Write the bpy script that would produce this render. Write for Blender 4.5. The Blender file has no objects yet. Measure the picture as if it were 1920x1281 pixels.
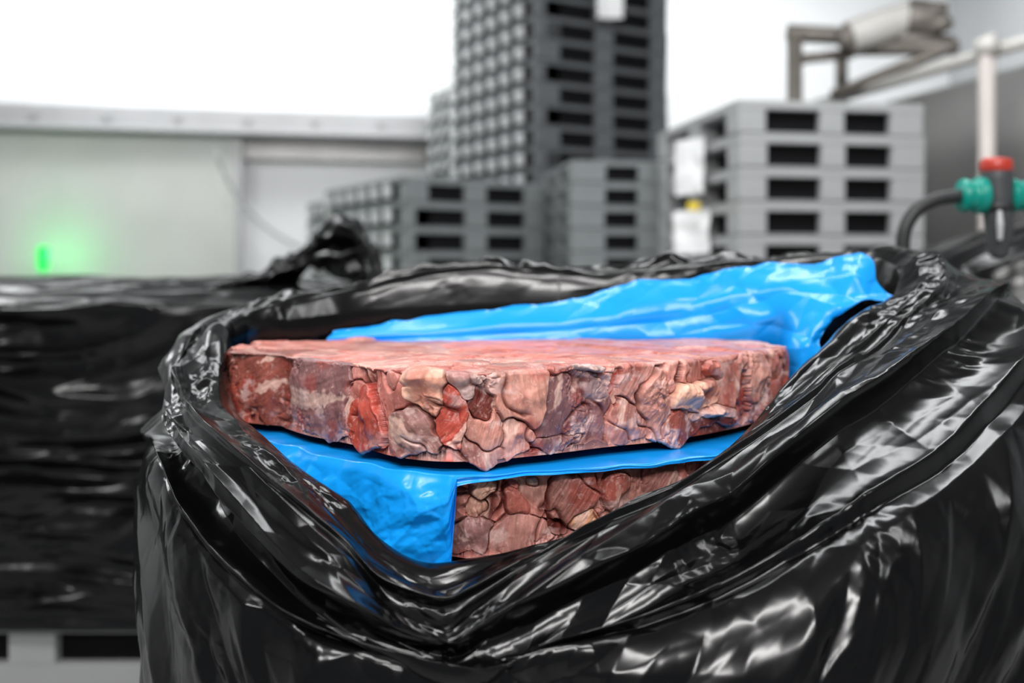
import bpy, math, random
import numpy as np
from mathutils import Vector
random.seed(4); rng=np.random.default_rng(7)
sc=bpy.context.scene
sc.view_settings.view_transform='Standard'
F=1867.0; EYE=1.0; HOR=510.0
def W(u,v,d): return np.array([(u-960.0)*d/F, d, EYE+(HOR-v)*d/F])

# ------------------------------------------------------------------ helpers
def link(o):
    sc.collection.objects.link(o); return o
def tag(o,label=None,category=None,group=None,kind=None):
    if label: o["label"]=label
    if category: o["category"]=category
    if group: o["group"]=group
    if kind: o["kind"]=kind
    return o
def mesh_obj(name,V,Fc,mats,smooth=True,uv=None,col=None,fmat=None,parent=None):
    me=bpy.data.meshes.new(name)
    V=np.asarray(V,dtype=np.float64)
    me.from_pydata(V.tolist(),[],Fc.tolist() if hasattr(Fc,'tolist') else Fc)
    if not isinstance(mats,(list,tuple)): mats=[mats]
    for m in mats: me.materials.append(m)
    if smooth: me.polygons.foreach_set('use_smooth',[True]*len(me.polygons))
    if fmat is not None: me.polygons.foreach_set('material_index',fmat)
    if uv is not None:
        l=me.uv_layers.new(name='UVMap')
        idx=np.empty(len(me.loops),dtype=np.int32); me.loops.foreach_get('vertex_index',idx)
        l.data.foreach_set('uv',np.asarray(uv)[idx].ravel())
    if col is not None:
        a=me.color_attributes.new('TissueShade','FLOAT_COLOR','POINT')
        c=np.ones((len(V),4)); c[:,:3]=col
        a.data.foreach_set('color',c.ravel())
    me.update()
    o=link(bpy.data.objects.new(name,me))
    if parent: o.parent=parent
    return o
def grid_faces(n,m,closed):
    i=np.arange(n if closed else n-1)[:,None]; j=np.arange(m-1)[None,:]
    a=i*m+j; b=((i+1)%n)*m+j
    return np.stack([a,b,b+1,a+1],-1).reshape(-1,4)
def cr(P,t,closed=False):
    P=np.asarray(P,float); n=len(P); i=np.floor(t).astype(int)
    if not closed: i=np.clip(i,0,n-2)
    f=(t-i)
    def g(k):
        return P[(i+k)%n] if closed else P[np.clip(i+k,0,n-1)]
    p0,p1,p2,p3=g(-1),g(0),g(1),g(2)
    f=f.reshape((-1,)+(1,)*(P.ndim-1))
    return 0.5*((2*p1)+(-p0+p2)*f+(2*p0-5*p1+4*p2-p3)*f**2+(-p0+3*p1-3*p2+p3)*f**3)
_G=np.array([[1,1,0],[-1,1,0],[1,-1,0],[-1,-1,0],[1,0,1],[-1,0,1],[1,0,-1],[-1,0,-1],[0,1,1],[0,-1,1],[0,1,-1],[0,-1,-1]],float)
def _hh(x,y,z,s):
    n=(x*374761393+y*668265263+z*1274126177+s*974711)&0xffffffff
    n=((n^(n>>13))*1274126177)&0xffffffff
    n=((n^(n>>16))*668265263)&0xffffffff
    return (n^(n>>15))
def _h(x,y,z,s): return _hh(x,y,z,s)%12
def perlin(x,y,z,seed=0):
    x,y,z=np.broadcast_arrays(np.asarray(x,float),np.asarray(y,float),np.asarray(z,float))
    xi=np.floor(x).astype(np.int64);yi=np.floor(y).astype(np.int64);zi=np.floor(z).astype(np.int64)
    xf=x-xi;yf=y-yi;zf=z-zi
    fd=lambda t:t*t*t*(t*(t*6-15)+10)
    u,v,w=fd(xf),fd(yf),fd(zf)
    def g(a,b,c):
        k=_G[_h(xi+a,yi+b,zi+c,seed)]
        return k[...,0]*(xf-a)+k[...,1]*(yf-b)+k[...,2]*(zf-c)
    L=lambda a,b,t:a+t*(b-a)
    return L(L(L(g(0,0,0),g(1,0,0),u),L(g(0,1,0),g(1,1,0),u),v),L(L(g(0,0,1),g(1,0,1),u),L(g(0,1,1),g(1,1,1),u),v),w)
def fbm(x,y,z,o=4,seed=0):
    r=0;a=1
    for k in range(o):
        r=r+a*perlin(x*2**k,y*2**k,z*2**k,seed+k*17); a*=.5
    return r
def ridge(x,y,z,seed=0,p=2.0):
    return (1-np.clip(np.abs(perlin(x,y,z,seed))*2.2,0,1))**p
def sst(e0,e1,x):
    t=np.clip((x-e0)/(e1-e0),0,1); return t*t*(3-2*t)
def grid_normals(P,closed):
    if closed: du=np.roll(P,-1,0)-np.roll(P,1,0)
    else: du=np.gradient(P,axis=0)
    dv=np.gradient(P,axis=1)
    n=np.cross(du,dv); l=np.linalg.norm(n,axis=-1,keepdims=True)
    return n/np.maximum(l,1e-9)
def tri(x,y,seed):
    """piecewise-linear facet noise on a warped triangular lattice: flat planes, sharp creases"""
    x,y=np.broadcast_arrays(np.asarray(x,float),np.asarray(y,float))
    xw=x+.55*perlin(x*.6,y*.6,.3,seed+101); yw=y+.55*perlin(x*.6,y*.6,.7,seed+103)
    s=(xw+yw)*.3660254; a=xw+s; b=yw+s
    i=np.floor(a).astype(np.int64); j=np.floor(b).astype(np.int64); fa=a-i; fb=b-j
    V=lambda p,q:(_hh(i+p,j+q,np.zeros_like(i),seed)%10007)/5003.5-1
    v00=V(0,0);v11=V(1,1)
    return np.where(fa>fb, v00*(1-fa)+V(1,0)*(fa-fb)+v11*fb, v00*(1-fb)+V(0,1)*(fb-fa)+v11*fa)
def film_relief(a,b,seed,big=.10,aniso=2.5,amp=.008,fine=1.0,mid=.42):
    th=.25; a1,b1=a*math.cos(th)+b*math.sin(th),-a*math.sin(th)+b*math.cos(th)
    th=-.6; a2,b2=a*math.cos(th)+b*math.sin(th),-a*math.sin(th)+b*math.cos(th)
    r=amp*tri(a/(big*aniso),b/big,seed)
    r=r+amp*mid*tri(a1/(big*.5*aniso),b1/(big*.45),seed+1)
    mk=sst(.0,.40,perlin(a/.13,b/.09,.5,seed+7))
    r=r+fine*amp*.20*tri(a2/(big*.26),b2/(big*.2),seed+2)*(.10+.90*mk)
    r=r+fine*amp*.07*tri(a1/(big*.12),b1/(big*.10),seed+3)*mk
    return r
def tube(name,pts,rad,mat,sides=20,sub=10,parent=None,caps=True):
    pts=np.array(pts,float); n=len(pts)
    t=np.linspace(0,n-1,(n-1)*sub+1) if n>2 else np.linspace(0,1,2)
    C=cr(pts,t); R=np.interp(t,np.arange(n),np.broadcast_to(np.asarray(rad,float),(n,)))
    T=np.gradient(C,axis=0); T/=np.linalg.norm(T,axis=1,keepdims=True)
    up=np.array([0,0,1.]) if abs(T[0,2])<.9 else np.array([1.,0,0])
    V=[];
    nrm=np.cross(up,T[0]); nrm/=np.linalg.norm(nrm)
    for k in range(len(C)):
        nrm=nrm-T[k]*np.dot(nrm,T[k]); nrm/=np.linalg.norm(nrm); b=np.cross(T[k],nrm)
        a=np.linspace(0,2*np.pi,sides,endpoint=False)
        V.append(C[k]+R[k]*(np.cos(a)[:,None]*nrm+np.sin(a)[:,None]*b))
    V=np.array(V); Fc=[]
    m=len(C)
    for k in range(m-1):
        for j in range(sides):
            Fc.append([k*sides+j,k*sides+(j+1)%sides,(k+1)*sides+(j+1)%sides,(k+1)*sides+j])
    if caps:
        Fc.append(list(range(sides))[::-1]); Fc.append([(m-1)*sides+j for j in range(sides)])
    o=mesh_obj(name,V.reshape(-1,3),Fc,mat,parent=parent)
    return o
def boxes(name,bl,mats,bevel=.004,fm=None,parent=None,smooth=False):
    V=[];Fc=[];FM=[]
    for k,b in enumerate(bl):
        x0,x1,y0,y1,z0,z1=b[:6]; o=len(V)
        V+= [(x0,y0,z0),(x1,y0,z0),(x1,y1,z0),(x0,y1,z0),(x0,y0,z1),(x1,y0,z1),(x1,y1,z1),(x0,y1,z1)]
        for f in ((0,3,2,1),(4,5,6,7),(0,1,5,4),(1,2,6,5),(2,3,7,6),(3,0,4,7)):
            Fc.append([o+i for i in f]); FM.append(b[6] if len(b)>6 else 0)
    ob=mesh_obj(name,V,Fc,mats,smooth=False,fmat=FM,parent=parent)
    if bevel:
        md=ob.modifiers.new('bevel','BEVEL'); md.width=bevel; md.segments=2; md.limit_method='ANGLE'
    return ob
def bake(ob):
    dg=bpy.context.evaluated_depsgraph_get(); me=bpy.data.meshes.new_from_object(ob.evaluated_get(dg))
    ob.modifiers.clear(); ob.data=me; return ob

# ------------------------------------------------------------------ materials
def mat(name,col=(.5,.5,.5),rough=.5,metal=0,spec=.5,coat=0):
    m=bpy.data.materials.new(name); m.use_nodes=True
    b=m.node_tree.nodes['Principled BSDF']
    b.inputs['Base Color'].default_value=(*col,1); b.inputs['Roughness'].default_value=rough
    b.inputs['Metallic'].default_value=metal; b.inputs['Specular IOR Level'].default_value=spec
    b.inputs['Coat Weight'].default_value=coat
    return m,m.node_tree,b
def noisy(m,nt,b,scale,c1,c2,coord='Object',bump=0,detail=4,dist=.002,stretch=(1,1,1)):
    tc=nt.nodes.new('ShaderNodeTexCoord'); mp=nt.nodes.new('ShaderNodeMapping'); mp.inputs['Scale'].default_value=stretch
    n=nt.nodes.new('ShaderNodeTexNoise'); n.inputs['Scale'].default_value=scale; n.inputs['Detail'].default_value=detail
    nt.links.new(tc.outputs[coord],mp.inputs[0]); nt.links.new(mp.outputs[0],n.inputs['Vector'])
    r=nt.nodes.new('ShaderNodeMix'); r.data_type='RGBA'; r.inputs['A'].default_value=(*c1,1); r.inputs['B'].default_value=(*c2,1)
    nt.links.new(n.outputs['Fac'],r.inputs['Factor']); nt.links.new(r.outputs['Result'],b.inputs['Base Color'])
    if bump:
        bp=nt.nodes.new('ShaderNodeBump'); bp.inputs['Strength'].default_value=bump; bp.inputs['Distance'].default_value=dist
        nt.links.new(n.outputs['Fac'],bp.inputs['Height']); nt.links.new(bp.outputs[0],b.inputs['Normal'])
    return m
def film(name,col,rough,sx=9,sy=55,spec=.5,b1=.35,dist=.004):
    m,nt,b=mat(name,col,rough,0,spec)
    tc=nt.nodes.new('ShaderNodeTexCoord')
    mp=nt.nodes.new('ShaderNodeMapping'); mp.inputs['Scale'].default_value=(sx,sy,1)
    n=nt.nodes.new('ShaderNodeTexNoise'); n.inputs['Scale'].default_value=1; n.inputs['Detail'].default_value=2
    n.inputs['Distortion'].default_value=.5
    nt.links.new(tc.outputs['UV'],mp.inputs[0]); nt.links.new(mp.outputs[0],n.inputs['Vector'])
    b_1=nt.nodes.new('ShaderNodeBump'); b_1.inputs['Strength'].default_value=b1; b_1.inputs['Distance'].default_value=dist
    nt.links.new(n.outputs['Fac'],b_1.inputs['Height']); nt.links.new(b_1.outputs[0],b.inputs['Normal'])
    return m
M_black=film('black_film',(.0016,.0016,.0019),.19,sx=8,sy=30,b1=.10,dist=.004,spec=.40)
M_black2=film('black_film_wrapped',(.002,.002,.0024),.22,sx=3,sy=25,b1=.3,dist=.006,spec=.45)
M_blue=film('blue_film',(.006,.32,.90),.25,sx=14,sy=14,b1=.12,dist=.002,spec=.45)
# meat
M_meat,nt,b=mat('frozen_meat',(.5,.2,.18),.36,0,.45)
a=nt.nodes.new('ShaderNodeVertexColor'); a.layer_name='TissueShade'
tc=nt.nodes.new('ShaderNodeTexCoord')
n1=nt.nodes.new('ShaderNodeTexNoise'); n1.inputs['Scale'].default_value=60; n1.inputs['Detail'].default_value=9; n1.inputs['Roughness'].default_value=.66; n1.inputs['Distortion'].default_value=1.2
nt.links.new(tc.outputs['Object'],n1.inputs['Vector'])
rp=nt.nodes.new('ShaderNodeValToRGB'); rp.color_ramp.elements[0].position=.34; rp.color_ramp.elements[0].color=(.62,.50,.48,1)
rp.color_ramp.elements[1].position=.68; rp.color_ramp.elements[1].color=(1.22,1.22,1.22,1)
nt.links.new(n1.outputs['Fac'],rp.inputs[0])
mx=nt.nodes.new('ShaderNodeMix'); mx.data_type='RGBA'; mx.blend_type='MULTIPLY'; mx.inputs['Factor'].default_value=.65
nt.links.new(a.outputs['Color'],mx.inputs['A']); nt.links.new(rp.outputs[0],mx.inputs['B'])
n2=nt.nodes.new('ShaderNodeTexNoise'); n2.inputs['Scale'].default_value=190; n2.inputs['Detail'].default_value=6; n2.inputs['Distortion'].default_value=1.0
nt.links.new(tc.outputs['Object'],n2.inputs['Vector'])
rf=nt.nodes.new('ShaderNodeValToRGB'); rf.color_ramp.elements[0].position=.58; rf.color_ramp.elements[0].color=(0,0,0,1); rf.color_ramp.elements[1].position=.72; rf.color_ramp.elements[1].color=(.36,.36,.36,1)
nt.links.new(n2.outputs['Fac'],rf.inputs[0])
m2=nt.nodes.new('ShaderNodeMix'); m2.data_type='RGBA'; m2.inputs['B'].default_value=(.88,.62,.57,1)
nt.links.new(rf.outputs[0],m2.inputs['Factor']); nt.links.new(mx.outputs['Result'],m2.inputs['A']); nt.links.new(m2.outputs['Result'],b.inputs['Base Color'])
bp=nt.nodes.new('ShaderNodeBump'); bp.inputs['Strength'].default_value=.5; bp.inputs['Distance'].default_value=.0013
nt.links.new(n1.outputs['Fac'],bp.inputs['Height'])
bp2=nt.nodes.new('ShaderNodeBump'); bp2.inputs['Strength'].default_value=.35; bp2.inputs['Distance'].default_value=.0006
nt.links.new(n2.outputs['Fac'],bp2.inputs['Height']); nt.links.new(bp.outputs[0],bp2.inputs['Normal']); nt.links.new(bp2.outputs[0],b.inputs['Normal'])
b.inputs['Subsurface Weight'].default_value=.06; b.inputs['Subsurface Radius'].default_value=(.005,.002,.0015); b.inputs['Subsurface Scale'].default_value=1

def simple(name,c1,c2,rough,metal=0,scale=8,bump=0,stretch=(1,1,1),spec=.5,dist=.002):
    m,nt,b=mat(name,c1,rough,metal,spec); return noisy(m,nt,b,scale,c1,c2,bump=bump,stretch=stretch,dist=dist)
M_pal=simple('grey_pallet_plastic',(.17,.185,.19),(.23,.245,.25),.5,scale=6,bump=.1)
M_pal_t=simple('slate_pallet_plastic',(.10,.107,.115),(.145,.152,.16),.5,scale=6,bump=.1)
M_pal_l=simple('light_grey_pallet_plastic',(.34,.345,.35),(.42,.425,.43),.5,scale=6,bump=.1)
M_pal_shade=simple('pallet_interior_shade',(.006,.006,.007),(.010,.010,.011),.9,spec=.1)  # near-black colour stands in for the shade inside the pallets
M_rib=simple('pallet_side_rib',(.55,.56,.57),(.65,.66,.67),.45,scale=6)
M_wall=simple('white_wall_panel',(.84,.85,.86),(.88,.88,.89),.35,scale=2)
M_wallr=simple('grey_wall_panel',(.46,.47,.48),(.52,.53,.54),.4,scale=2)
M_ceil=simple('ceiling_paint',(.40,.40,.41),(.46,.46,.47),.6,scale=2)
M_floor=simple('epoxy_floor',(.28,.285,.28),(.36,.36,.355),.35,scale=9,bump=.15)
M_steeld=simple('dull_steel',(.30,.295,.29),(.46,.45,.44),.38,.6,scale=4)
M_rust=simple('stained_metal',(.15,.13,.11),(.28,.255,.23),.5,.4,scale=14)
M_pink=simple('painted_pipe',(.50,.44,.41),(.60,.55,.52),.4,scale=8)
M_roll=simple('pale_roller',(.55,.53,.50),(.66,.64,.61),.4,scale=8)
M_door=simple('ribbed_door_panel',(.60,.605,.58),(.70,.70,.68),.35,scale=3)
M_trim=simple('rail_metal',(.36,.36,.37),(.46,.46,.47),.4,.2,scale=4)
M_dark=simple('dark_rubber',(.012,.013,.014),(.03,.03,.032),.45,scale=20)
M_grip=simple('dark_grey_grip',(.045,.047,.052),(.07,.072,.078),.45,scale=30)
M_teal=simple('teal_plastic',(.0,.25,.20),(.005,.33,.26),.3,scale=20)
M_red=simple('red_plastic',(.45,.03,.02),(.55,.05,.03),.35,scale=20)
M_paper=simple('white_paper',(.82,.82,.83),(.9,.9,.9),.7,scale=30,bump=.1)
M_yel=simple('yellow_tape',(.75,.55,.03),(.85,.65,.06),.5,scale=20)
M_gray=simple('pale_grey_streak',(.5,.5,.52),(.6,.6,.62),.4)
M_green,nt,b=mat('green_lens',(.0,.4,.05),.4); b.inputs['Emission Color'].default_value=(.03,1,.12,1); b.inputs['Emission Strength'].default_value=1.0

# ------------------------------------------------------------------ black bag
A=[
 [(790,1058,.905),(812,1105,.875),(842,1218,.835),(850,1300,.81)],
 [(715,1015,.915),(700,1060,.88),(740,1200,.84),(720,1300,.815)],
 [(655,945,.94),(610,970,.905),(600,1125,.85),(560,1280,.83)],
 [(570,885,.985),(510,890,.955),(480,1015,.90),(430,1220,.87)],
 [(490,828,1.06),(420,830,1.02),(385,910,.97),(310,1110,.94)],
 [(435,780,1.15),(358,775,1.11),(333,830,1.06),(265,980,1.03)],
 [(425,700,1.23),(352,715,1.2),(328,770,1.17),(260,960,1.15)],
 [(430,640,1.32),(362,660,1.29),(338,700,1.29),(265,980,1.3)],
 [(470,605,1.4),(430,600,1.42),(390,640,1.45),(330,900,1.48)],
 [(570,595,1.45),(560,550,1.5),(540,600,1.58),(520,900,1.65)],
 [(700,580,1.50),(700,522,1.53),(690,580,1.60),(690,900,1.7)],
 [(860,570,1.52),(860,490,1.55),(860,560,1.61),(860,900,1.72)],
 [(1050,565,1.52),(1060,500,1.55),(1060,560,1.61),(1060,900,1.72)],
 [(1250,555,1.52),(1260,492,1.55),(1260,560,1.61),(1260,900,1.72)],
 [(1450,540,1.52),(1450,486,1.55),(1460,560,1.61),(1480,900,1.72)],
 [(1610,540,1.46),(1640,474,1.48),(1670,540,1.56),(1680,900,1.68)],
 [(1670,570,1.38),(1730,492,1.37),(1790,545,1.45),(1850,900,1.55)],
 [(1640,610,1.30),(1740,550,1.28),(1860,570,1.3),(2050,700,1.35)],
 [(1575,645,1.22),(1660,632,1.19),(1790,640,1.15),(2080,760,1.12)],
 [(1495,712,1.13),(1550,718,1.10),(1660,755,1.04),(1980,900,.96)],
 [(1405,802,1.06),(1440,812,1.03),(1520,865,.965),(1790,1060,.87)],
 [(1310,880,1.0),(1330,900,.975),(1375,965,.92),(1560,1180,.84)],
 [(1160,966,.95),(1165,1000,.925),(1185,1070,.875),(1290,1270,.82)],
 [(1000,1025,.92),(998,1062,.895),(1010,1150,.85),(1050,1290,.81)],
 [(880,1052,.905),(888,1095,.88),(900,1200,.838),(920,1300,.81)],
]
ctrl=[]
cen=np.array([0.03,1.2])
for c in A:
    p=[W(*q) for q in c]
    inner=np.array([*(p[0][:2]+(cen-p[0][:2])*.05),.706])
    core=np.array([*(cen+(p[0][:2]-cen)*.3),.705])
    sh=p[3]
    low=np.array([sh[0],sh[1],.35])
    base=np.array([cen[0]+(sh[0]-cen[0])*.98,cen[1]+(sh[1]-cen[1])*.98,.012])
    ctrl.append([core,inner]+p+[low,base])
ctrl=np.array(ctrl)
NC=len(ctrl)
wgt=np.ones(NC)*34; wgt[8:16]=36; wgt[[0,1,2,3,20,21,22,23,24]]=64; wgt[[4,5,18,19]]=62
SH=12                                   # start the ring at the far side of the bag
ctrl=np.roll(ctrl,-SH,axis=0); wgt=np.roll(wgt,-SH)
tc_=np.concatenate([np.linspace(i,i+1,int(w_),endpoint=False) for i,w_ in enumerate(wgt)])
G=cr(ctrl,tc_,closed=True)
tr=np.concatenate([np.linspace(0,1,5,endpoint=False),np.linspace(1,2,30,endpoint=False),np.linspace(2,5,320,endpoint=False),np.linspace(5,6,110,endpoint=False),np.linspace(6,7,12)])
B=np.moveaxis(cr(np.moveaxis(G,1,0),tr),0,1)
T=np.broadcast_to(tr[None,:],B.shape[:2])
ring=G[:,4]; s=np.concatenate([[0],np.cumsum(np.linalg.norm(np.diff(ring,axis=0),axis=1))])
tl=np.concatenate([np.zeros((len(B),1)),np.cumsum(np.linalg.norm(np.diff(B,axis=1),axis=2),axis=1)],1)
S=np.broadcast_to(s[:,None],tl.shape)
sV=s[np.argmin(np.abs(tc_-(NC-SH)))]
Nn=grid_normals(B,True)
ref=B-np.array([.03,1.2,.3]); sg=np.sign((Nn*ref).sum(-1)[:,300:].mean()); Nn=Nn*sg
sd=np.minimum(S,s[-1]-S)
seam0=sst(0,.08,sd)
dV=np.abs(S-sV)
# mirrored distance from the V so the folds meet there at an angle
Tm=T*.095-.05*np.exp(-dV/.16)*sst(2.0,3.0,T)
Tm=Tm+.028*perlin(S*1.6,T*.35,0,3)
def pleat(fs,ft,seed):
    return -np.abs(perlin(S*fs,Tm*ft,.4,seed))
D = .046*(pleat(1.1,9,11)+.2)+.016*(pleat(1.7,19,12)+.2)
D+= film_relief(S,Tm,400,big=.085,aniso=2.0,amp=.015,fine=.65,mid=.38)
low_=sst(4.2,5.2,T)
Sd=S+.35*tl*np.tanh((S-sV)/.15)
D=D*(1-.75*low_)+low_*(film_relief(Sd,tl,450,big=.15,aniso=1.3,amp=.017,fine=.7)+.022*(-np.abs(perlin(Sd*5,tl*1.6,0,19))+.2))
D*=.1+.9*seam0
def layer(Tc,h,wid,seed):
    c=Tc+.16*perlin(S*1.7,0,0,seed)+.04*perlin(S*4,0,0,seed+1)
    q=T-c
    return h*np.where(q<0,np.exp(q/wid),1-sst(0,.08,q))*seam0
D+=layer(3.95,.026,.6,503)+layer(4.5,.014,.35,505)+layer(3.25,.008,.25,507)
D-=.012*np.exp(-dV/.05)*sst(2.5,3.4,T)*sst(5.2,4.2,T)
amp=np.interp(T,[0,.9,1.3,2,2.5,4,5,7],[0,.0,.3,.28,.70,1,1.1,.9])
back=sst(1.3,1.45,B[...,1]); amp=amp*(1-.5*back)
D=D*amp
B=B+Nn*D[...,None]
y=B[...,1]
bk=np.exp(-((T-3)/.30)**2)*sst(1.2,1.45,y)*(.3+.7*seam0)
B[...,2]+=bk*(.012*perlin(S*7,1,0,5)+.010*tri(S/.05,0*S,6)+.004*tri(S/.018,0*S,9))
B[...,2]=np.maximum(B[...,2],.004)
n,m=B.shape[:2]
bag=mesh_obj('black_plastic_bag',B.reshape(-1,3),grid_faces(n,m,True),M_black,uv=np.stack([S,tl],-1).reshape(-1,2))
tag(bag,"large open glossy black plastic bag wrapped around frozen meat blocks","plastic bag")

# ------------------------------------------------------------------ meat
def meat(name,outline,counts,z0,z1,seeds_px,seed,rows=135,toprows=70,topcol=(.68,.29,.24)):
    O=np.array(outline,float)
    t=np.concatenate([np.linspace(i,i+1,c,endpoint=False) for i,c in enumerate(counts)])
    P=cr(O,t,closed=True)
    d=np.roll(P,-1,0)-np.roll(P,1,0); nn=np.stack([d[:,1],-d[:,0]],-1); nn/=np.linalg.norm(nn,axis=1,keepdims=True)
    c=P.mean(0)
    if ((P-c)*nn).sum()<0: nn=-nn
    prof=[];r=.006;rb=.004
    prof.append(('f',.9,z0,-90)); prof.append(('f',.3,z0,-90))
    for a in np.linspace(-90,0,6,endpoint=False): prof.append(('r',rb-rb*math.cos(math.radians(a)),z0+rb+rb*math.sin(math.radians(a)),a))
    for zz in np.linspace(z0+rb,z1-r,rows,endpoint=False): prof.append(('r',0,zz,0))
    for a in np.linspace(0,90,12,endpoint=False): prof.append(('r',r-r*math.cos(math.radians(a)),z1-r+r*math.sin(math.radians(a)),a))
    for f in np.linspace(0,1,toprows)**1.4*.995: prof.append(('f',f,z1,90))
    cols=[];ns=[]
    inn=P-nn*r
    for k,(ty,q,zz,a) in enumerate(prof):
        xy = P-nn*q if ty=='r' else inn+(c-inn)*q
        cols.append(np.concatenate([xy,np.full((len(P),1),zz)],1))
        ca,sa=math.cos(math.radians(a)),math.sin(math.radians(a))
        ns.append(np.concatenate([nn*ca,np.full((len(P),1),sa)],1))
    Q=np.stack(cols,1); NN=np.stack(ns,1)
    U=960+Q[...,0]*F/Q[...,1]; Vv=HOR+(EYE-Q[...,2])*F/Q[...,1]
    frontmask=(NN[...,1]<.3)
    SP=[];SR=[];SC=[];SB=[]
    for (u,v,ru,rv,col,bu) in seeds_px:
        dd=(U-u)**2+(Vv-v)**2+(~frontmask)*1e9
        k=np.unravel_index(np.argmin(dd),dd.shape); p=Q[k]; SP.append(p); sc_=p[1]/F
        SR.append((ru*sc_,rv*sc_)); SC.append(col); SB.append(bu)
    r2=np.random.default_rng(seed)
    pal=[(.60,.22,.18),(.42,.14,.12),(.66,.32,.25),(.38,.17,.15),(.72,.42,.31)]
    for k in range(60):
        i=r2.integers(0,Q.shape[0]); j=Q.shape[1]-1-r2.integers(0,toprows-14)
        SP.append(Q[i,j]); w=r2.uniform(.025,.06); SR.append((w,w))
        cc=np.array(topcol)*r2.uniform(.68,1.18); cc[1:]*=r2.uniform(.8,1.25); SC.append(tuple(cc)); SB.append(.9)
    ys=Q[:,60,1]
    bki=np.where((ys>1.25))[0]
    for k in range(24):
        i=bki[r2.integers(0,len(bki))]; j=r2.integers(8,rows)
        SP.append(Q[i,j]); w=r2.uniform(.02,.04); SR.append((w,w*r2.uniform(.8,1.6))); SC.append(pal[r2.integers(len(pal))]); SB.append(r2.uniform(.2,1))
    SP=np.array(SP);SR=np.array(SR);SC=np.array(SC);SB=np.array(SB)
    q=Q.reshape(-1,3); nrm=NN.reshape(-1,3)
    wv=np.stack([perlin(q[:,0]*28,q[:,1]*28,q[:,2]*28,seed+k) for k in range(3)],-1)*.012+np.stack([perlin(q[:,0]*80,q[:,1]*80,q[:,2]*80,seed+9+k) for k in range(3)],-1)*.004
    qw=q+wv
    F1=np.full(len(q),1e9);F2=F1.copy();ID=np.zeros(len(q),int)
    for k in range(len(SP)):
        dx=qw-SP[k]; dk=np.sqrt((dx[:,0]**2+dx[:,1]**2)/SR[k,0]**2+dx[:,2]**2/SR[k,1]**2)
        l=dk<F1; F2=np.where(l,F1,np.minimum(F2,dk)); ID=np.where(l,k,ID); F1=np.where(l,dk,F1)
    e=F2-F1
    side=1-np.abs(nrm[:,2])
    ang=r2.uniform(.9,2.2,len(SP))[ID]
    hcoord=(q[:,0]*.8+q[:,1]*.6)
    ca,sa=np.cos(ang),np.sin(ang)
    fu=hcoord*ca+q[:,2]*sa; fv=-hcoord*sa+q[:,2]*ca
    fib=perlin(fu*40,fv*220,ID*3.7,seed+20)+.6*perlin(fu*80,fv*520,ID*1.7,seed+21)
    bulge=SB[ID]*(sst(0,.12,e)*.42+.70*np.clip(1-F1,0,1))
    vary=perlin(ID*1.37,ID*.71,.5,seed+40)
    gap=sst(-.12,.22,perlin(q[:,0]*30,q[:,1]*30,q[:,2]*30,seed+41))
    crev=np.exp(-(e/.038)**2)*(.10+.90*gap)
    H=.0080*bulge-.0075*crev+.011*vary
    H+=.008*perlin(q[:,0]*16,q[:,1]*16,q[:,2]*10,seed+50)
    H+=.0014*fbm(q[:,0]*50,q[:,1]*50,q[:,2]*28,4,seed+51)
    w2x=q[:,0]+.018*perlin(q[:,0]*40,q[:,1]*40,q[:,2]*40,seed+55); w2z=q[:,2]+.018*perlin(q[:,0]*40,q[:,1]*40,q[:,2]*40,seed+56)
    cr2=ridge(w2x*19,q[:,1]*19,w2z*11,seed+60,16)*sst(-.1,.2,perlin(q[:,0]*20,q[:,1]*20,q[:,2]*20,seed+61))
    rough_=sst(.08,.34,perlin(q[:,0]*22,q[:,1]*22,q[:,2]*22,seed+63))
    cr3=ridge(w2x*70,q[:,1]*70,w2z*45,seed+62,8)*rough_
    H-=.0065*cr2+.0030*cr3
    H+=.0022*rough_*fbm(q[:,0]*140,q[:,1]*140,q[:,2]*140,3,seed+52)
    H+=.0007*fib
    H*=.32+.68*side
    H=np.where(nrm[:,2]<-.5,0,H)
    H-=.004
    q2=q+nrm*H[:,None]
    lo=sst(z0+.035,z0,q[:,2])*(nrm[:,2]>-.9)
    q2[:,2]+=lo*(.018*perlin(q[:,0]*20,q[:,1]*20,3,seed+70)+.007*perlin(q[:,0]*60,q[:,1]*60,3,seed+71)+.003)
    hi=sst(z1-.02,z1,q[:,2])*side
    q2[:,2]-=hi*.006*np.abs(perlin(q[:,0]*40,q[:,1]*40,5,seed+73))
    nz=fbm(q[:,0]*40,q[:,1]*40,q[:,2]*40,5,seed+80)
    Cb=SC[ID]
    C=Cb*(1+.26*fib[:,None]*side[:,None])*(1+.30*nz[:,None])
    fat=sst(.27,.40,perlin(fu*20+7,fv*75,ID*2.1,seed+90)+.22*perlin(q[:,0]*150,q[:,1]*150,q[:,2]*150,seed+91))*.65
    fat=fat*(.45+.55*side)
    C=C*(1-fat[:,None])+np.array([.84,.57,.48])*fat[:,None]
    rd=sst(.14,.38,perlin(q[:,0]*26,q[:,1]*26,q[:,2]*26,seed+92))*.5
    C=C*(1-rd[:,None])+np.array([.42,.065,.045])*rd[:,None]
    crev_shade=crev*.8+cr2*.75+cr3*.45; crev_shade=np.clip(crev_shade,0,.9)*(.35+.65*side)  # crevice shade painted into the tissue colour as deep red
    C=C*(1-crev_shade[:,None])+np.array([.15,.018,.014])*crev_shade[:,None]
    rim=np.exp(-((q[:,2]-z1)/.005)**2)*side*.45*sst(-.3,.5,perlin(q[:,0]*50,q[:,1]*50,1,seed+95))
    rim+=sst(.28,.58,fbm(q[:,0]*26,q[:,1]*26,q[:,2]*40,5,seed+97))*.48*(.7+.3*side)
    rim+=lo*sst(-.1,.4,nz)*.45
    rim=np.clip(rim,0,.62)
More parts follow.
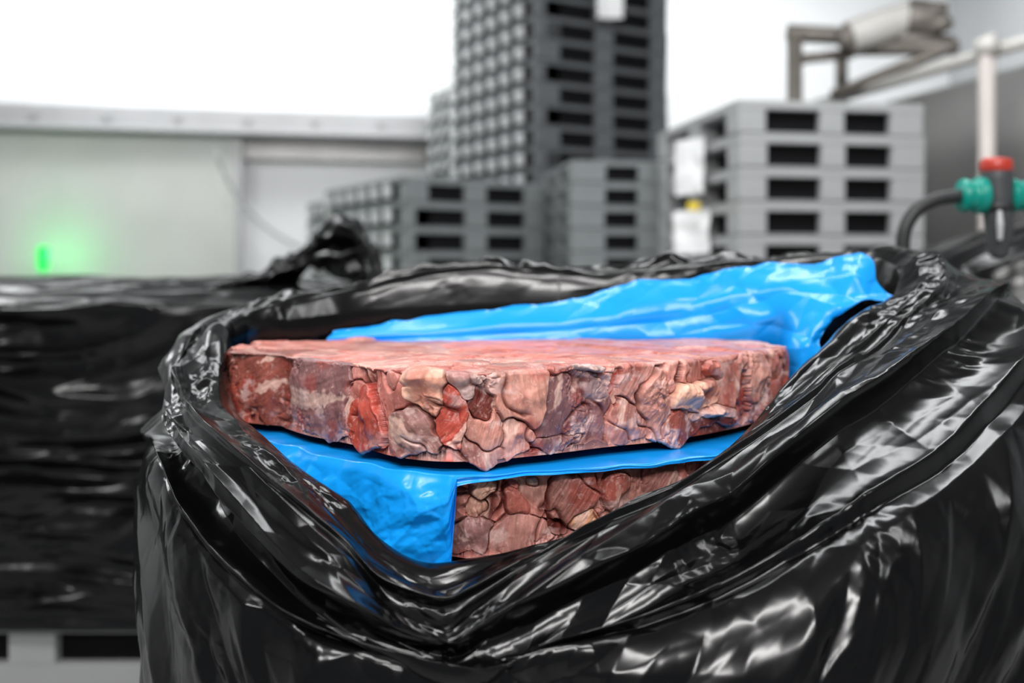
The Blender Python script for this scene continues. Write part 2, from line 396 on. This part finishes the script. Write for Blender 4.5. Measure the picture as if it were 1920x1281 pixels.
    C=C*(1-rim[:,None])+np.array([.78,.57,.55])*rim[:,None]
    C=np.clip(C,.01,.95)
    fc=grid_faces(Q.shape[0],Q.shape[1],True)
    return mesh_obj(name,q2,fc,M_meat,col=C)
mauve=(.27,.125,.125);brown=(.28,.12,.10);dk=(.18,.04,.03);red=(.48,.075,.05);pink=(.62,.25,.21);beige=(.86,.48,.35);pale=(.74,.43,.36);grey=(.46,.33,.31)
top_seeds=[(480,715,50,90,(.26,.07,.05),.4),(590,720,76,110,mauve,.7),(655,735,14,74,pink,.4),(690,790,34,48,red,.8),(725,700,36,34,pink,.9),
(802,712,58,50,beige,2.8),(775,800,36,58,(.34,.17,.15),1.4),(850,780,20,64,red,.0),(872,708,30,30,grey,1.0),(905,760,18,38,dk,.0),(918,812,32,42,(.54,.24,.19),1.0),
(900,852,46,22,(.36,.15,.13),.9),(985,740,52,62,(.60,.29,.23),.9),(965,818,36,32,pale,.9),(1085,760,90,90,(.27,.125,.125),.5),(1090,688,62,15,grey,1.3),
(1060,840,60,16,mauve,.6),(1162,725,13,58,red,.0),(1168,800,40,40,(.50,.21,.17),1.0),(1228,725,44,80,(.54,.25,.20),1.7),(1272,700,15,34,dk,.0),(1300,742,64,21,beige,2.4),(1342,778,42,17,pale,2.2),(1262,805,36,24,(.38,.10,.075),.4),(1330,812,42,16,dk,.0),
(1340,690,44,26,(.56,.19,.15),1.2),(1392,735,17,42,(.34,.07,.05),.0),(1418,700,30,34,(.64,.31,.25),1.6),(1435,765,36,32,(.38,.15,.13),.8),(1458,680,24,34,pink,.9)]
top_out=[(-.352,1.25),(-.353,1.222),(-.345,1.213),(-.300,1.183),(-.276,1.172),(-.262,1.148),(-.225,1.098),(-.172,1.045),(-.112,.970),(-.050,.948),(.02,.976),(.10,1.028),(.165,1.066),(.245,1.136),(.325,1.235),(.358,1.285),(.362,1.30),(.355,1.33),(.32,1.40),(.15,1.42),(-.1,1.43),(-.25,1.44),(-.34,1.38)]
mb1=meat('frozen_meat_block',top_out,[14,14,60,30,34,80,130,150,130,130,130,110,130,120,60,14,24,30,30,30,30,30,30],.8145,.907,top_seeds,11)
tag(mb1,"frozen slab of pink meat trimmings lying on blue film","frozen meat",group="frozen meat blocks")
low_seeds=[(905,905,46,38,(.80,.48,.36),1.8),(885,945,28,26,(.70,.37,.28),.9),(962,930,36,48,(.52,.16,.125),.8),(1003,890,28,30,grey,.7),(1078,915,86,62,(.35,.155,.13),.5),(1155,900,44,64,(.40,.15,.12),.6),(1100,975,32,20,(.58,.29,.17),.7),
(1240,890,62,58,(.42,.18,.155),.6),(1305,865,36,34,mauve,.6),(895,1000,48,42,(.36,.18,.17),.8),(980,1000,54,40,(.56,.26,.22),.8),(1048,990,20,20,dk,.0)]
low_out=[(-.330,1.26),(-.262,1.165),(-.172,1.06),(-.085,.985),(-.052,.962),(-.035,.960),(.03,.975),(.11,1.002),(.215,1.062),(.30,1.14),(.34,1.25),(.33,1.40),(0,1.42),(-.3,1.41)]
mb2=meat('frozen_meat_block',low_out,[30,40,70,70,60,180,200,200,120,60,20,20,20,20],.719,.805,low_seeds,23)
tag(mb2,"frozen meat slab partly covered with blue film beneath another","frozen meat",group="frozen meat blocks")

# ------------------------------------------------------------------ blue film
def sheet(C,nu,nv):
    C=np.array(C); tu=np.linspace(0,len(C)-1,nu); tv=np.linspace(0,C.shape[1]-1,nv)
    P=np.moveaxis(cr(np.moveaxis(cr(C,tu),1,0),tv),0,1)
    return P,grid_normals(P,False)
cols=[[(600,650,1.445),(612,636,1.452),(618,630,1.46),(625,624,1.47)],
[(700,660,1.445),(700,632,1.45),(700,618,1.465),(705,608,1.48)],
[(820,660,1.44),(820,630,1.45),(820,608,1.47),(820,592,1.485)],
[(950,660,1.435),(950,628,1.445),(955,600,1.46),(950,578,1.48)],
[(1060,660,1.43),(1060,625,1.435),(1070,595,1.455),(1070,563,1.485)],
[(1180,660,1.43),(1180,625,1.425),(1190,580,1.44),(1190,532,1.48)],
[(1300,660,1.42),(1300,620,1.41),(1300,565,1.43),(1310,515,1.46)],
[(1400,662,1.41),(1400,610,1.385),(1410,555,1.41),(1420,503,1.45)],
[(1455,670,1.40),(1465,600,1.36),(1490,550,1.38),(1530,494,1.43)],
[(1480,705,1.335),(1490,630,1.32),(1540,560,1.35),(1625,486,1.40)],
[(1500,710,1.30),(1520,630,1.30),(1570,570,1.33),(1640,530,1.37)],
[(1535,665,1.30),(1550,615,1.31),(1600,575,1.33),(1682,570,1.35)]]
C=[[W(*p) for p in c] for c in cols]
NU,NV=620,210
P,N=sheet(C,NU,NV)
gx=np.linspace(0,1,NU)[:,None]*np.ones((1,NV)); gy=np.linspace(0,1,NV)[None,:]*np.ones((NU,1))
X_,Z_=P[...,0],P[...,2]
Dp=film_relief(X_,Z_-X_*.12,620,big=.070,aniso=1.5,amp=.014,fine=1.2)
Dp+=.018*(-np.abs(perlin(X_*3,(Z_-X_*.15)*14,0,64))+.2)
Dp*= (.20+.80*sst(.3,.7,gx))
Dp+=-.012*np.exp(-(np.maximum(0,gy-(.20+.55*gx))/.10)**2)*(gy>(.20+.55*gx))*sst(.98,.9,gx)
P=P+N*Dp[...,None]
P[...,2]+=np.clip((gy-.9)*10,0,1)*.003*tri(P[...,0]/.03,0*gx,66)
rt=sst(.88,1,gx); P[...,0]+=rt*(.006*tri(P[...,2]/.02,gx*3,68)); P[...,1]-=rt*.012*np.abs(perlin(P[...,2]*40,gx*6,0,69))
bs=mesh_obj('plastic_sheet',P.reshape(-1,3),grid_faces(NU,NV,False),M_blue,uv=np.stack([P[...,0],P[...,2]],-1).reshape(-1,2))
tag(bs,"crumpled bright blue plastic film standing loose behind the meat","plastic sheet",group="blue liner films")
path=np.array([(-.365,1.30),(-.343,1.225),(-.285,1.14),(-.20,1.045),(-.115,.968),(-.066,.942),(-.040,.940),(.03,.957),(.11,.987),(.215,1.047),(.30,1.125),(.345,1.20)])
nu=800
tt=np.linspace(0,len(path)-1,nu); PP=cr(path,tt)
dd=np.gradient(PP,axis=0); on=np.stack([dd[:,1],-dd[:,0]],-1); on/=np.linalg.norm(on,axis=1,keepdims=True)
cc=np.array([0.02,1.22])
on*=np.sign(((PP-cc)*on).sum(1))[:,None]
drop=np.interp(tt,[0,5.24,5.38,5.62,6.5,11],[.125,.125,.115,.010,.004,.005])
nv=170; rows=[]
topn=60
ZS=.8085
for k in range(nv):
    if k<topn:
        f=1-k/topn; xy=PP+(cc-PP)*(f*.45); zz=np.full(nu,ZS)
        rows.append(np.concatenate([xy,zz[:,None]],1))
    else:
        g=(k-topn)/(nv-1-topn)
        out=.003*np.sin(min(g*20,1.57))+.006*g
        rows.append(np.concatenate([PP+on*out*np.minimum(1,drop/.03)[:,None]*.9,(ZS-g*drop)[:,None]],1))
P=np.stack(rows,1)
kk=np.arange(nv)[None,:]*np.ones((nu,1)); hang=sst(topn+1,topn+22,kk)*np.minimum(1,drop/.05)[:,None]
ss=np.concatenate([[0],np.cumsum(np.linalg.norm(np.diff(PP,axis=0),axis=1))])[:,None]*np.ones((1,nv))
dn=(kk-topn)*.0012
Dp=hang*(film_relief(ss+dn*.5,dn,720,big=.075,aniso=1.1,amp=.014,fine=.9)+.007*(-np.abs(perlin(ss*12+dn*10,dn*6,0,73))+.2))
P[...,:2]+=on[:,None,:]*(Dp+hang*.004)[...,None]
P[...,2]+=sst(topn-25,topn,kk)*(1-hang)*.003*perlin(ss*22,0,0,75)
P[...,:2]+=on[:,None,:]*(sst(topn-25,topn,kk)*(.005*perlin(ss*18,0,0,76)+.003*tri(ss/.03,0*ss,77)))[...,None]
bs2=mesh_obj('plastic_sheet',P.reshape(-1,3),grid_faces(nu,nv,False),M_blue,uv=np.stack([ss,kk*.0012],-1).reshape(-1,2))
tag(bs2,"blue plastic film between two meat slabs, hanging over side","plastic sheet",group="blue liner films")

# ------------------------------------------------------------------ wrapped loads
def wrapped(name,x0,x1,y0,y1,zb,zt,seed,hump=None,n=460,pw=7,amp=1,slope=0):
    a=np.linspace(0,2*np.pi,n,endpoint=False)
    cx,cy=(x0+x1)/2,(y0+y1)/2; hx,hy=(x1-x0)/2,(y1-y0)/2
    c,s_=np.cos(a),np.sin(a); r=(np.abs(c)**pw+np.abs(s_)**pw)**(-1/pw)
    ex,ey=hx*c*r,hy*s_*r
    rr=.06; prof=[(1-.02,zb)]
    for zz in np.linspace(zb,zt-rr,150): prof.append((1,zz))
    for q in np.linspace(0,1,20)[1:]: prof.append((1-rr/hx*(1-math.cos(q*1.5708)),zt-rr+rr*math.sin(q*1.5708)))
    for q in np.linspace(0,1,110)[1:]: prof.append(((1-rr/hx)*(1-q)+.002,zt))
    P=np.stack([np.stack([cx+ex*f,cy+ey*f,np.full(n,zz)],-1) for f,zz in prof],1)
    N=grid_normals(P,True); ref=P-np.array([cx,cy,(zb+zt)/2]); N*=np.sign((N*ref).sum(-1,keepdims=True)+1e-9)
    zc=P[...,2].copy(); per=P[...,0]*1.0+P[...,1]*.7
    top=(np.arange(P.shape[1])>158)[None,:]*np.ones((n,1))
    til=zc+top*P[...,1]*.8+.05*perlin(per*2.0,zc*2,0,seed)
    D=.095*(.25-np.abs(perlin(per*.9,til*6,0,seed+1)))+.055*(.25-np.abs(perlin(per*1.4,til*14,0,seed+2)))+film_relief(per,til,seed+3,big=.09,aniso=3.0,amp=.020)
    side=1-np.abs(N[...,2])
    ab=.35+.65*sst(0,.12,zc-zb)
    P=P+N*(D*amp*ab*(.40+.60*side))[...,None]
    tp=sst(zt-.12,zt-.02,zc)
    P[...,2]+=tp*slope*(P[...,1]-y0)
    if hump:
        for (hx_,hy_,rx,ry,hh) in hump:
            g=np.exp(-((P[...,0]-hx_)/rx)**2-((P[...,1]-hy_)/ry)**2)
            P[...,2]+=tp*g*hh
    P[...,2]=np.maximum(P[...,2],zb-.002)
    return mesh_obj(name,P.reshape(-1,3),grid_faces(n,P.shape[1],True),M_black2,uv=np.stack([per,zc],-1).reshape(-1,2))
wl=wrapped('wrapped_pallet_load',-1.84,-.42,2.30,3.18,.172,.932,201,hump=[(-.62,2.6,.16,.2,.03),(-1.1,2.7,.3,.3,.012)],slope=.045)
tag(wl,"pallet load wrapped in creased glossy black plastic film","wrapped pallet load")
nu,nv=320,200
uu=np.linspace(0,1,nu)[:,None]*np.ones((1,nv)); vv=np.linspace(0,1,nv)[None,:]*np.ones((nu,1))
pth=np.array([W(380,552,2.5),W(450,532,2.5),W(530,505,2.5),W(590,478,2.5),W(640,466,2.52),W(685,488,2.55),W(712,530,2.55)])
pc=cr(pth,np.linspace(0,6,nu)); rad=np.interp(np.linspace(0,1,nu),[0,.25,.5,.65,.8,.93,1],[.012,.022,.036,.057,.060,.048,.015])
an=vv*2*np.pi
P=np.stack([pc[:,0][:,None]+0*an,pc[:,1][:,None]+1.8*rad[:,None]*np.cos(an),pc[:,2][:,None]+rad[:,None]*np.sin(an)],-1)
N=np.stack([0*an,np.cos(an),np.sin(an)],-1)
p2,p3=P[...,0],P[...,2]+P[...,1]*.6
D=.05*(.25-np.abs(perlin(p2*9,P[...,1]*12,P[...,2]*22,301)))*2+film_relief(p2,p3,310,big=.05,aniso=1.6,amp=.03)
P=P+N*(D*np.interp(uu,[0,.2,1],[.3,.6,1.0]))[...,None]; P[...,0]+=.02*perlin(P[...,1]*20,P[...,2]*20,0,303)
P[...,2]=np.maximum(P[...,2],.93)
tf=mesh_obj('gathered_film',P.reshape(-1,3),grid_faces(nu,nv,False),M_black2,uv=np.stack([P[...,0],P[...,2]],-1).reshape(-1,2),parent=wl)
tf["label"]="twisted tuft of black film on top"
rb=wrapped('wrapped_bin',.99,1.9,2.15,2.95,.004,1.0,251,hump=[(1.28,2.45,.24,.4,.13)],pw=4,amp=.45)
tag(rb,"large container covered with dark black plastic film","wrapped container")

# ------------------------------------------------------------------ pallets
def pallet_mesh(name,w,l,h,mat0,ribbed=False,e=(.13,.13,.12),deck=.26,zbf=.07,bev=.006,k=6):
    zt=h*(1-deck); zb=h*zbf
    el,er,cm=e; g=.002
    if ribbed:
        bl=[(.03,w,0,l,zt,h-g),(0,.031,0,l,h*.80,h-g)]
    else: bl=[(0,w,0,l,zt,h-g)]
    bl+=[(.004,w-.004,0.004,.11,g,zb),(.004,w-.004,l-.11,l-.004,g,zb),(.004,w-.004,l/2-.06,l/2+.06,g,zb),(.004,.1,.01,l-.01,g,zb-.001),(w-.1,w-.004,.01,l-.01,g,zb-.001)]
    x0=.075 if ribbed else .002
    for yy in ((.002,.14),(l/2-.07,l/2+.07),(l-.14,l-.002)):
        for (a,c) in ((x0,el),(w/2-cm/2,w/2+cm/2),(w-er,w-.002)):
            bl.append((a,c,yy[0],yy[1],zb-.001,zt+.001))
    bl.append((.09,w-.09,.035,.041,g,zt,1)); bl.append((.10,.105,.05,l-.05,g,zt,1))  # near-black webs behind the openings, painting in the inner shade
    if ribbed:
        bl.append((.002,el,.002,.05,zb-.001,zt+.001))
        for i in range(1,k+1):
            yy=.0+(l-.085)*i/k; bl.append((-.004,.03,yy,yy+.080,h*.22,h*.78,2))
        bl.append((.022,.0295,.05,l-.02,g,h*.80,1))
    ob=boxes(name,bl,[mat0,M_pal_shade,M_rib],bevel=bev)
    bake(ob); me=ob.data; bpy.data.objects.remove(ob)
    return me
def stack(x,y,th,me,h,n,group,label):
    for k in range(n):
        o=bpy.data.objects.new('plastic_pallet',me); link(o)
        o.location=(x+random.uniform(-.004,.004),y+random.uniform(-.004,.004),k*h+.002); o.rotation_euler=(0,0,th+random.uniform(-.003,.003))
        tag(o,label,"pallet",group=group)
R=math.radians
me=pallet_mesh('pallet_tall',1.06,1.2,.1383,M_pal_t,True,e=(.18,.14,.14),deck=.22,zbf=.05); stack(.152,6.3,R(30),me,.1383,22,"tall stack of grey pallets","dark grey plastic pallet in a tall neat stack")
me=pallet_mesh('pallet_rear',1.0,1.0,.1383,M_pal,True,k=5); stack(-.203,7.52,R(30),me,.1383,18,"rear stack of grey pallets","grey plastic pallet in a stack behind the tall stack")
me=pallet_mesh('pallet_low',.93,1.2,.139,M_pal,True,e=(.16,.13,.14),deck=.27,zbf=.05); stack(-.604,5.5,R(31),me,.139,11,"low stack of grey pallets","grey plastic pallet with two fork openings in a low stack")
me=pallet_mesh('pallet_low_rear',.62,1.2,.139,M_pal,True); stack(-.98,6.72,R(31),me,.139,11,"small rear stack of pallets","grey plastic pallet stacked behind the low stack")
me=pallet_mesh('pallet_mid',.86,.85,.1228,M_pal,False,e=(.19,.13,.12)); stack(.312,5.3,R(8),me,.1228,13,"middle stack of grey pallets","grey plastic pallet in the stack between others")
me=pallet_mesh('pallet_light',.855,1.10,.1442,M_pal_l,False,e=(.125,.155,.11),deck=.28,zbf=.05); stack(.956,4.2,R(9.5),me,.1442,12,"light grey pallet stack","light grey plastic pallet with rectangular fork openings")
me=pallet_mesh('pallet_under',1.30,.8,.168,M_pal_l,False,e=(.14,.14,.11),deck=.12,zbf=.44)
o=link(bpy.data.objects.new('plastic_pallet',me)); o.location=(-1.78,2.34,0.002); tag(o,"grey plastic pallet carrying the black wrapped load","pallet")

def paper(u0,v0,u1,v1,d,dx,seed,label):
    a=W(u0,v0,d);b_=W(u1,v0,d+dx);c=W(u0,v1,d-.01);e=W(u1,v1,d+dx-.01)
    a[2]=b_[2];c[2]=e[2]
    n,mm=24,36; U_=np.linspace(0,1,n)[:,None,None];V_=np.linspace(0,1,mm)[None,:,None]
    P=(a*(1-U_)+b_*U_)*(1-V_)+(c*(1-U_)+e*U_)*V_
    P=P+np.array([-.3,-1,0])*(.010*np.sin(U_*5+seed)+.014*perlin(U_*2.2,V_*2.6,seed,5)+.015*V_)
    P[...,0]+=.010*perlin(U_[...,0]*2,V_[...,0]*3,seed,8)
    o=mesh_obj('paper_label',P.reshape(-1,3),grid_faces(n,mm,False),M_paper)
    tag(o,label,"paper label"); return o
paper(1266,255,1320,362,4.74,-.20,1.0,"blank white paper sheet hanging on the light grey pallets")
p2=paper(1264,392,1330,476,4.70,-.20,2.0,"white paper sheet held with yellow tape on the pallets")
yb=W(1300,387,4.52); yt=boxes('yellow_tape',[(yb[0]-.028,yb[0]+.028,yb[1]-.012,yb[1]-.006,yb[2]-.02,yb[2]+.02)],[M_yel],bevel=.002,parent=p2)
paper(1120,-20,1170,36,6.42,.03,3.0,"white paper sheet on the tall dark grey pallet stack")

# ------------------------------------------------------------------ spray gun and hose
gun=link(bpy.data.objects.new('spray_gun',None)); gun.location=Vector((1.0,1.98,0)); bpy.context.view_layer.update()
tag(gun,"dark grey water spray gun with teal connectors and black hose","spray gun")
def pt(par,*a,**k):
    o=tube(*a,**k); o.parent=par; o.matrix_parent_inverse=par.matrix_world.inverted(); return o
g=lambda u,v,d=1.95:W(u,v,d)
pt(gun,'hose',[np.array([.90,1.97,.014]),np.array([.86,1.95,.3]),np.array([.83,1.94,.6]),g(1735,700),g(1705,560),g(1693,455),g(1712,402),g(1755,374),g(1812,367)],.0135,M_dark)
pt(gun,'hose_connector',[g(1800,367),g(1808,367),g(1812,367),g(1826,367),g(1830,367),g(1845,367)],[.030,.034,.030,.030,.036,.036],M_teal,sub=3)
pt(gun,'hose_connector',[g(1893,367),g(1900,367),g(1904,367),g(1922,367),g(1928,367),g(1940,367)],[.034,.034,.029,.029,.033,.033],M_teal,sub=3)
pt(gun,'hose',[g(1938,367),g(1975,380),g(2010,430),g(2020,520),g(2022,640)],.0135,M_dark)
pt(gun,'gun_body',[g(1868,318),g(1869,335),g(1870,370),g(1872,410),g(1873,450),g(1872,478),g(1871,486)],[.028,.030,.029,.027,.024,.017,.008],M_grip,sides=28)
pt(gun,'gun_cap',[g(1867,297),g(1867,301),g(1868,312),g(1868,322)],[.020,.029,.031,.029],M_red,sub=4,sides=28)
pt(gun,'trigger',[g(1874,395,1.915),g(1875,420,1.912),g(1875,450,1.915)],[.004,.0065,.004],M_gray)
pt(gun,'gun_collar',[g(1871,383),g(1871,388),g(1872,396)],[.031,.033,.030],M_dark,sub=4,sides=28)

# ------------------------------------------------------------------ rail, bracket, steel partition
rail=link(bpy.data.objects.new('guard_rail',None)); rail.location=(2.2,4.3,0)
tag(rail,"metal guard rail on a pale post beside the steel panel","guard rail"); bpy.context.view_layer.update()
pt(rail,'rail_pipe',[(1.80,5.9,1.99),(2.33,3.8,1.99)],.030,M_roll)
pt(rail,'post',[W(1850,90,4.38),np.array([W(1850,90,4.38)[0],4.38,0.0])],.034,M_pink)
pt(rail,'clamp',[W(1832,92,4.40),W(1868,80,4.34)],.045,M_roll)
V=[(1.93,5.9,0.0),(2.52,3.6,0.0),(2.52,3.6,1.93),(1.93,5.9,1.93)]
off=np.array([.05,.013,0]); V=V+[tuple(np.array(v)+off) for v in V]
sp=mesh_obj('steel_panel',V,[[0,1,2,3],[7,6,5,4],[3,2,6,7],[0,4,5,1],[1,5,6,2],[0,3,7,4]],M_steeld,smooth=False)
md=sp.modifiers.new('b','BEVEL'); md.width=.01; bake(sp)
tag(sp,"dull stainless steel panel standing behind the guard rail","steel panel")
br=link(bpy.data.objects.new('roller_bracket',None)); br.location=(1.9,5.6,0)
tag(br,"stained metal frame carrying a pale roller and motor","machine bracket"); bpy.context.view_layer.update()
def bar(name,p,q,r,m): return pt(br,name,[p,q],r,m,sides=4)
d0=5.5
bar('upright',W(1490,60,d0),np.array([W(1490,60,d0)[0],d0,.0]),.044,M_rust)
bar('upright',W(1578,95,d0+.4),np.array([W(1578,95,d0+.4)[0],d0+.4,.0]),.038,M_rust)
bar('cross_bar',W(1476,62,d0),W(1650,72,d0),.050,M_rust)
bar('cross_bar',W(1490,112,d0+.02),W(1600,100,d0+.02),.03,M_rust)
bar('diagonal_arm',W(1560,180,d0),W(1790,85,d0-.4),.034,M_rust)
bar('diagonal_arm',W(1600,92,d0),W(1795,88,d0-.4),.040,M_rust)
def box_beam(name,p,q,r,m): return pt(br,name,[p,p+(q-p)*.33,p+(q-p)*.66,q],r,m,sides=24,sub=4)
box_beam('roller',W(1592,70,d0-.1),W(1705,34,d0-.1),[.088,.095,.095,.088],M_roll)
box_beam('roller_cap',W(1575,78,d0-.1),W(1594,70,d0-.1),[.05,.06,.075,.085],M_rust)
box_beam('motor',W(1700,36,d0-.12),W(1765,40,d0-.15),[.085,.09,.085,.06],M_rust)
bar('motor_plate',W(1630,64,d0-.05),W(1785,84,d0-.2),.05,M_rust)
bar('motor_plate',W(1705,8,d0-.1),W(1775,18,d0-.2),.035,M_rust)
bar('motor_plate',W(1735,60,d0-.15),W(1780,38,d0-.25),.05,M_rust)

# ------------------------------------------------------------------ room shell
fl=boxes('floor',[(-6,5,-2.5,11,-.05,0)],[M_floor],bevel=0); tag(fl,"grey epoxy floor","floor",kind="structure")
ce=boxes('ceiling',[(-6,5,-2.5,11,3.8,3.85)],[M_ceil],bevel=0); tag(ce,"white ceiling","ceiling",kind="structure")
wang=math.atan(.2)
wb=boxes('wall_back',[(-6,6,0,.1,0,3.8)],[M_wall],bevel=0); wb.location=(0,9.14,0); wb.rotation_euler=(0,0,wang); tag(wb,"white insulated wall panels","wall",kind="structure")
wr=boxes('wall_right',[(4.4,4.5,-2.5,10,0,3.8)],[M_wallr],bevel=0); tag(wr,"light grey wall","wall",kind="structure")
wll=boxes('wall_left',[(-5.6,-5.5,-2.5,8,0,3.8)],[M_wall],bevel=0); tag(wll,"white wall","wall",kind="structure")
def onwall(o): o.location=(0,9.14,0); o.rotation_euler=(0,0,wang); return o
t1=onwall(boxes('trim_1',[(-5.3,-.55,-.42,-.18,2.14,2.35),(-5.3,-.55,-.46,-.42,2.14,2.18),(-5.3,-.55,-.18,-.001,2.2,2.30)]+[(x_,x_+.05,-.45,-.42,2.24,2.29) for x_ in np.arange(-5.1,-.7,.55)],[M_trim],bevel=.01)); tag(t1,"horizontal metal door track","trim",kind="structure")
t2=onwall(boxes('track_shadow_strip',[(-2.40,-.55,-.12,-.001,1.97,2.14)],[M_steeld],bevel=.008)); tag(t2,"grey strip standing for the shadow under the door track","trim",kind="structure")  # added grey strip in place of the track's shadow on the wall
xs=np.linspace(-5.3,-2.42,1400); ph=xs*2*np.pi/.075
P=np.stack([np.stack([xs,-.30+.018*np.sign(np.sin(ph))*np.abs(np.sin(ph))**.5,np.full_like(xs,z_)],-1) for z_ in (.02,2.13)],1)
V=P.reshape(-1,3); V2=V+np.array([0,.06,0]); nfr=len(V)
fc=grid_faces(len(xs),2,False); fc2=fc[:,::-1]+nfr
ed=[[0,1,nfr+1,nfr],[nfr-2,nfr*2-2,nfr*2-1,nfr-1]]
dr=onwall(mesh_obj('door_1',np.concatenate([V,V2]),fc.tolist()+fc2.tolist()+ed,M_door)); tag(dr,"pale ribbed translucent sliding door","door",kind="structure")
de=onwall(boxes('trim_3',[(-2.43,-2.38,-.33,-.23,.0,2.12)],[M_trim],bevel=.005)); tag(de,"metal edge of the sliding door","trim",kind="structure")
ca=tube('cable',[W(400,285,8.05),W(410,300,8.05),W(425,335,8.1),W(450,375,8.15),W(490,418,8.2),W(545,455,8.25),W(600,480,8.3)],.014,M_trim); tag(ca,"thin grey cable drooping beside the sliding door","cable")
lamp=link(bpy.data.objects.new('indicator_lamp',None)); lp=W(80,485,7.75); lamp.location=(lp[0],lp[1],0); tag(lamp,"small glowing green indicator lamp by the ribbed door","indicator lamp"); bpy.context.view_layer.update()
pt(lamp,'lamp_lens',[lp+np.array([0,0,-.10]),lp+np.array([0,0,-.07]),lp+np.array([0,0,.07]),lp+np.array([0,0,.10])],[.02,.045,.045,.02],M_green)
pt(lamp,'lamp_post',[lp+np.array([0,0,-.10]),np.array([lp[0],lp[1],0])],.015,M_trim)

# ------------------------------------------------------------------ lights
def area(name,loc,tgt,sx,sy,power,col=(1,1,1)):
    l=bpy.data.lights.new(name,'AREA'); l.shape='RECTANGLE'; l.size=sx; l.size_y=sy; l.energy=power; l.color=col
    o=link(bpy.data.objects.new(name,l)); o.location=loc
    o.rotation_euler=(Vector(tgt)-Vector(loc)).to_track_quat('-Z','Y').to_euler(); return o
area('front_fill',(-.6,-.3,3.0),(0,1.1,.85),2.4,.14,64,(1,.985,.97))  # unseen lamp added as front fill, above and behind the camera
area('ceiling_light_front_b',(1.6,.2,3.3),(.2,1.2,.8),.14,2.2,24,(.98,.99,1))
area('front_fill_near',(.1,-1.7,2.5),(0,1.0,.8),1.6,.16,60,(1,.985,.97))  # unseen lamp added to brighten the front of the meat
area('ceiling_light_mid',(0,2.6,3.7),(0,2.4,0),3.6,.16,48,(.97,.99,1))
area('ceiling_light_mid_b',(-2.6,4.2,3.7),(-1.6,5.4,.8),.25,3.4,110,(.97,.99,1))
area('ceiling_light_mid_c',(1.2,2.9,3.7),(1.2,4.9,1.2),3.0,.25,66,(.97,.99,1))
area('wall_fill_back',(-1.5,7.3,3.7),(-1.5,8.6,1.8),6,.5,112,(.98,1,1))  # unseen lamp added to overexpose the back wall
area('wall_fill_back_b',(2.6,7.6,3.7),(2.6,9.4,1.8),3,.5,64,(.98,1,1))  # second added lamp for the back wall, right half
gl=bpy.data.lights.new('green_glow','POINT'); gl.energy=4.0; gl.color=(.04,1,.2); gl.shadow_soft_size=.05
go=link(bpy.data.objects.new('green_glow',gl)); go.location=(lp+np.array([0.08,.02,.04])).tolist()
w=bpy.data.worlds.new('world'); sc.world=w; w.use_nodes=True
w.node_tree.nodes['Background'].inputs[0].default_value=(.9,.95,1,1); w.node_tree.nodes['Background'].inputs[1].default_value=.22

# ------------------------------------------------------------------ camera
cd=bpy.data.cameras.new('camera'); cam=link(bpy.data.objects.new('camera',cd))
cam.location=(0,0,EYE); cam.rotation_euler=(math.pi/2,0,0)
cd.sensor_width=36; cd.lens=36*F/1920; cd.shift_y=-(640.5-HOR)/1920; cd.clip_start=.05
cd.dof.use_dof=True; cd.dof.focus_distance=1.0; cd.dof.aperture_fstop=2.6
sc.camera=cam
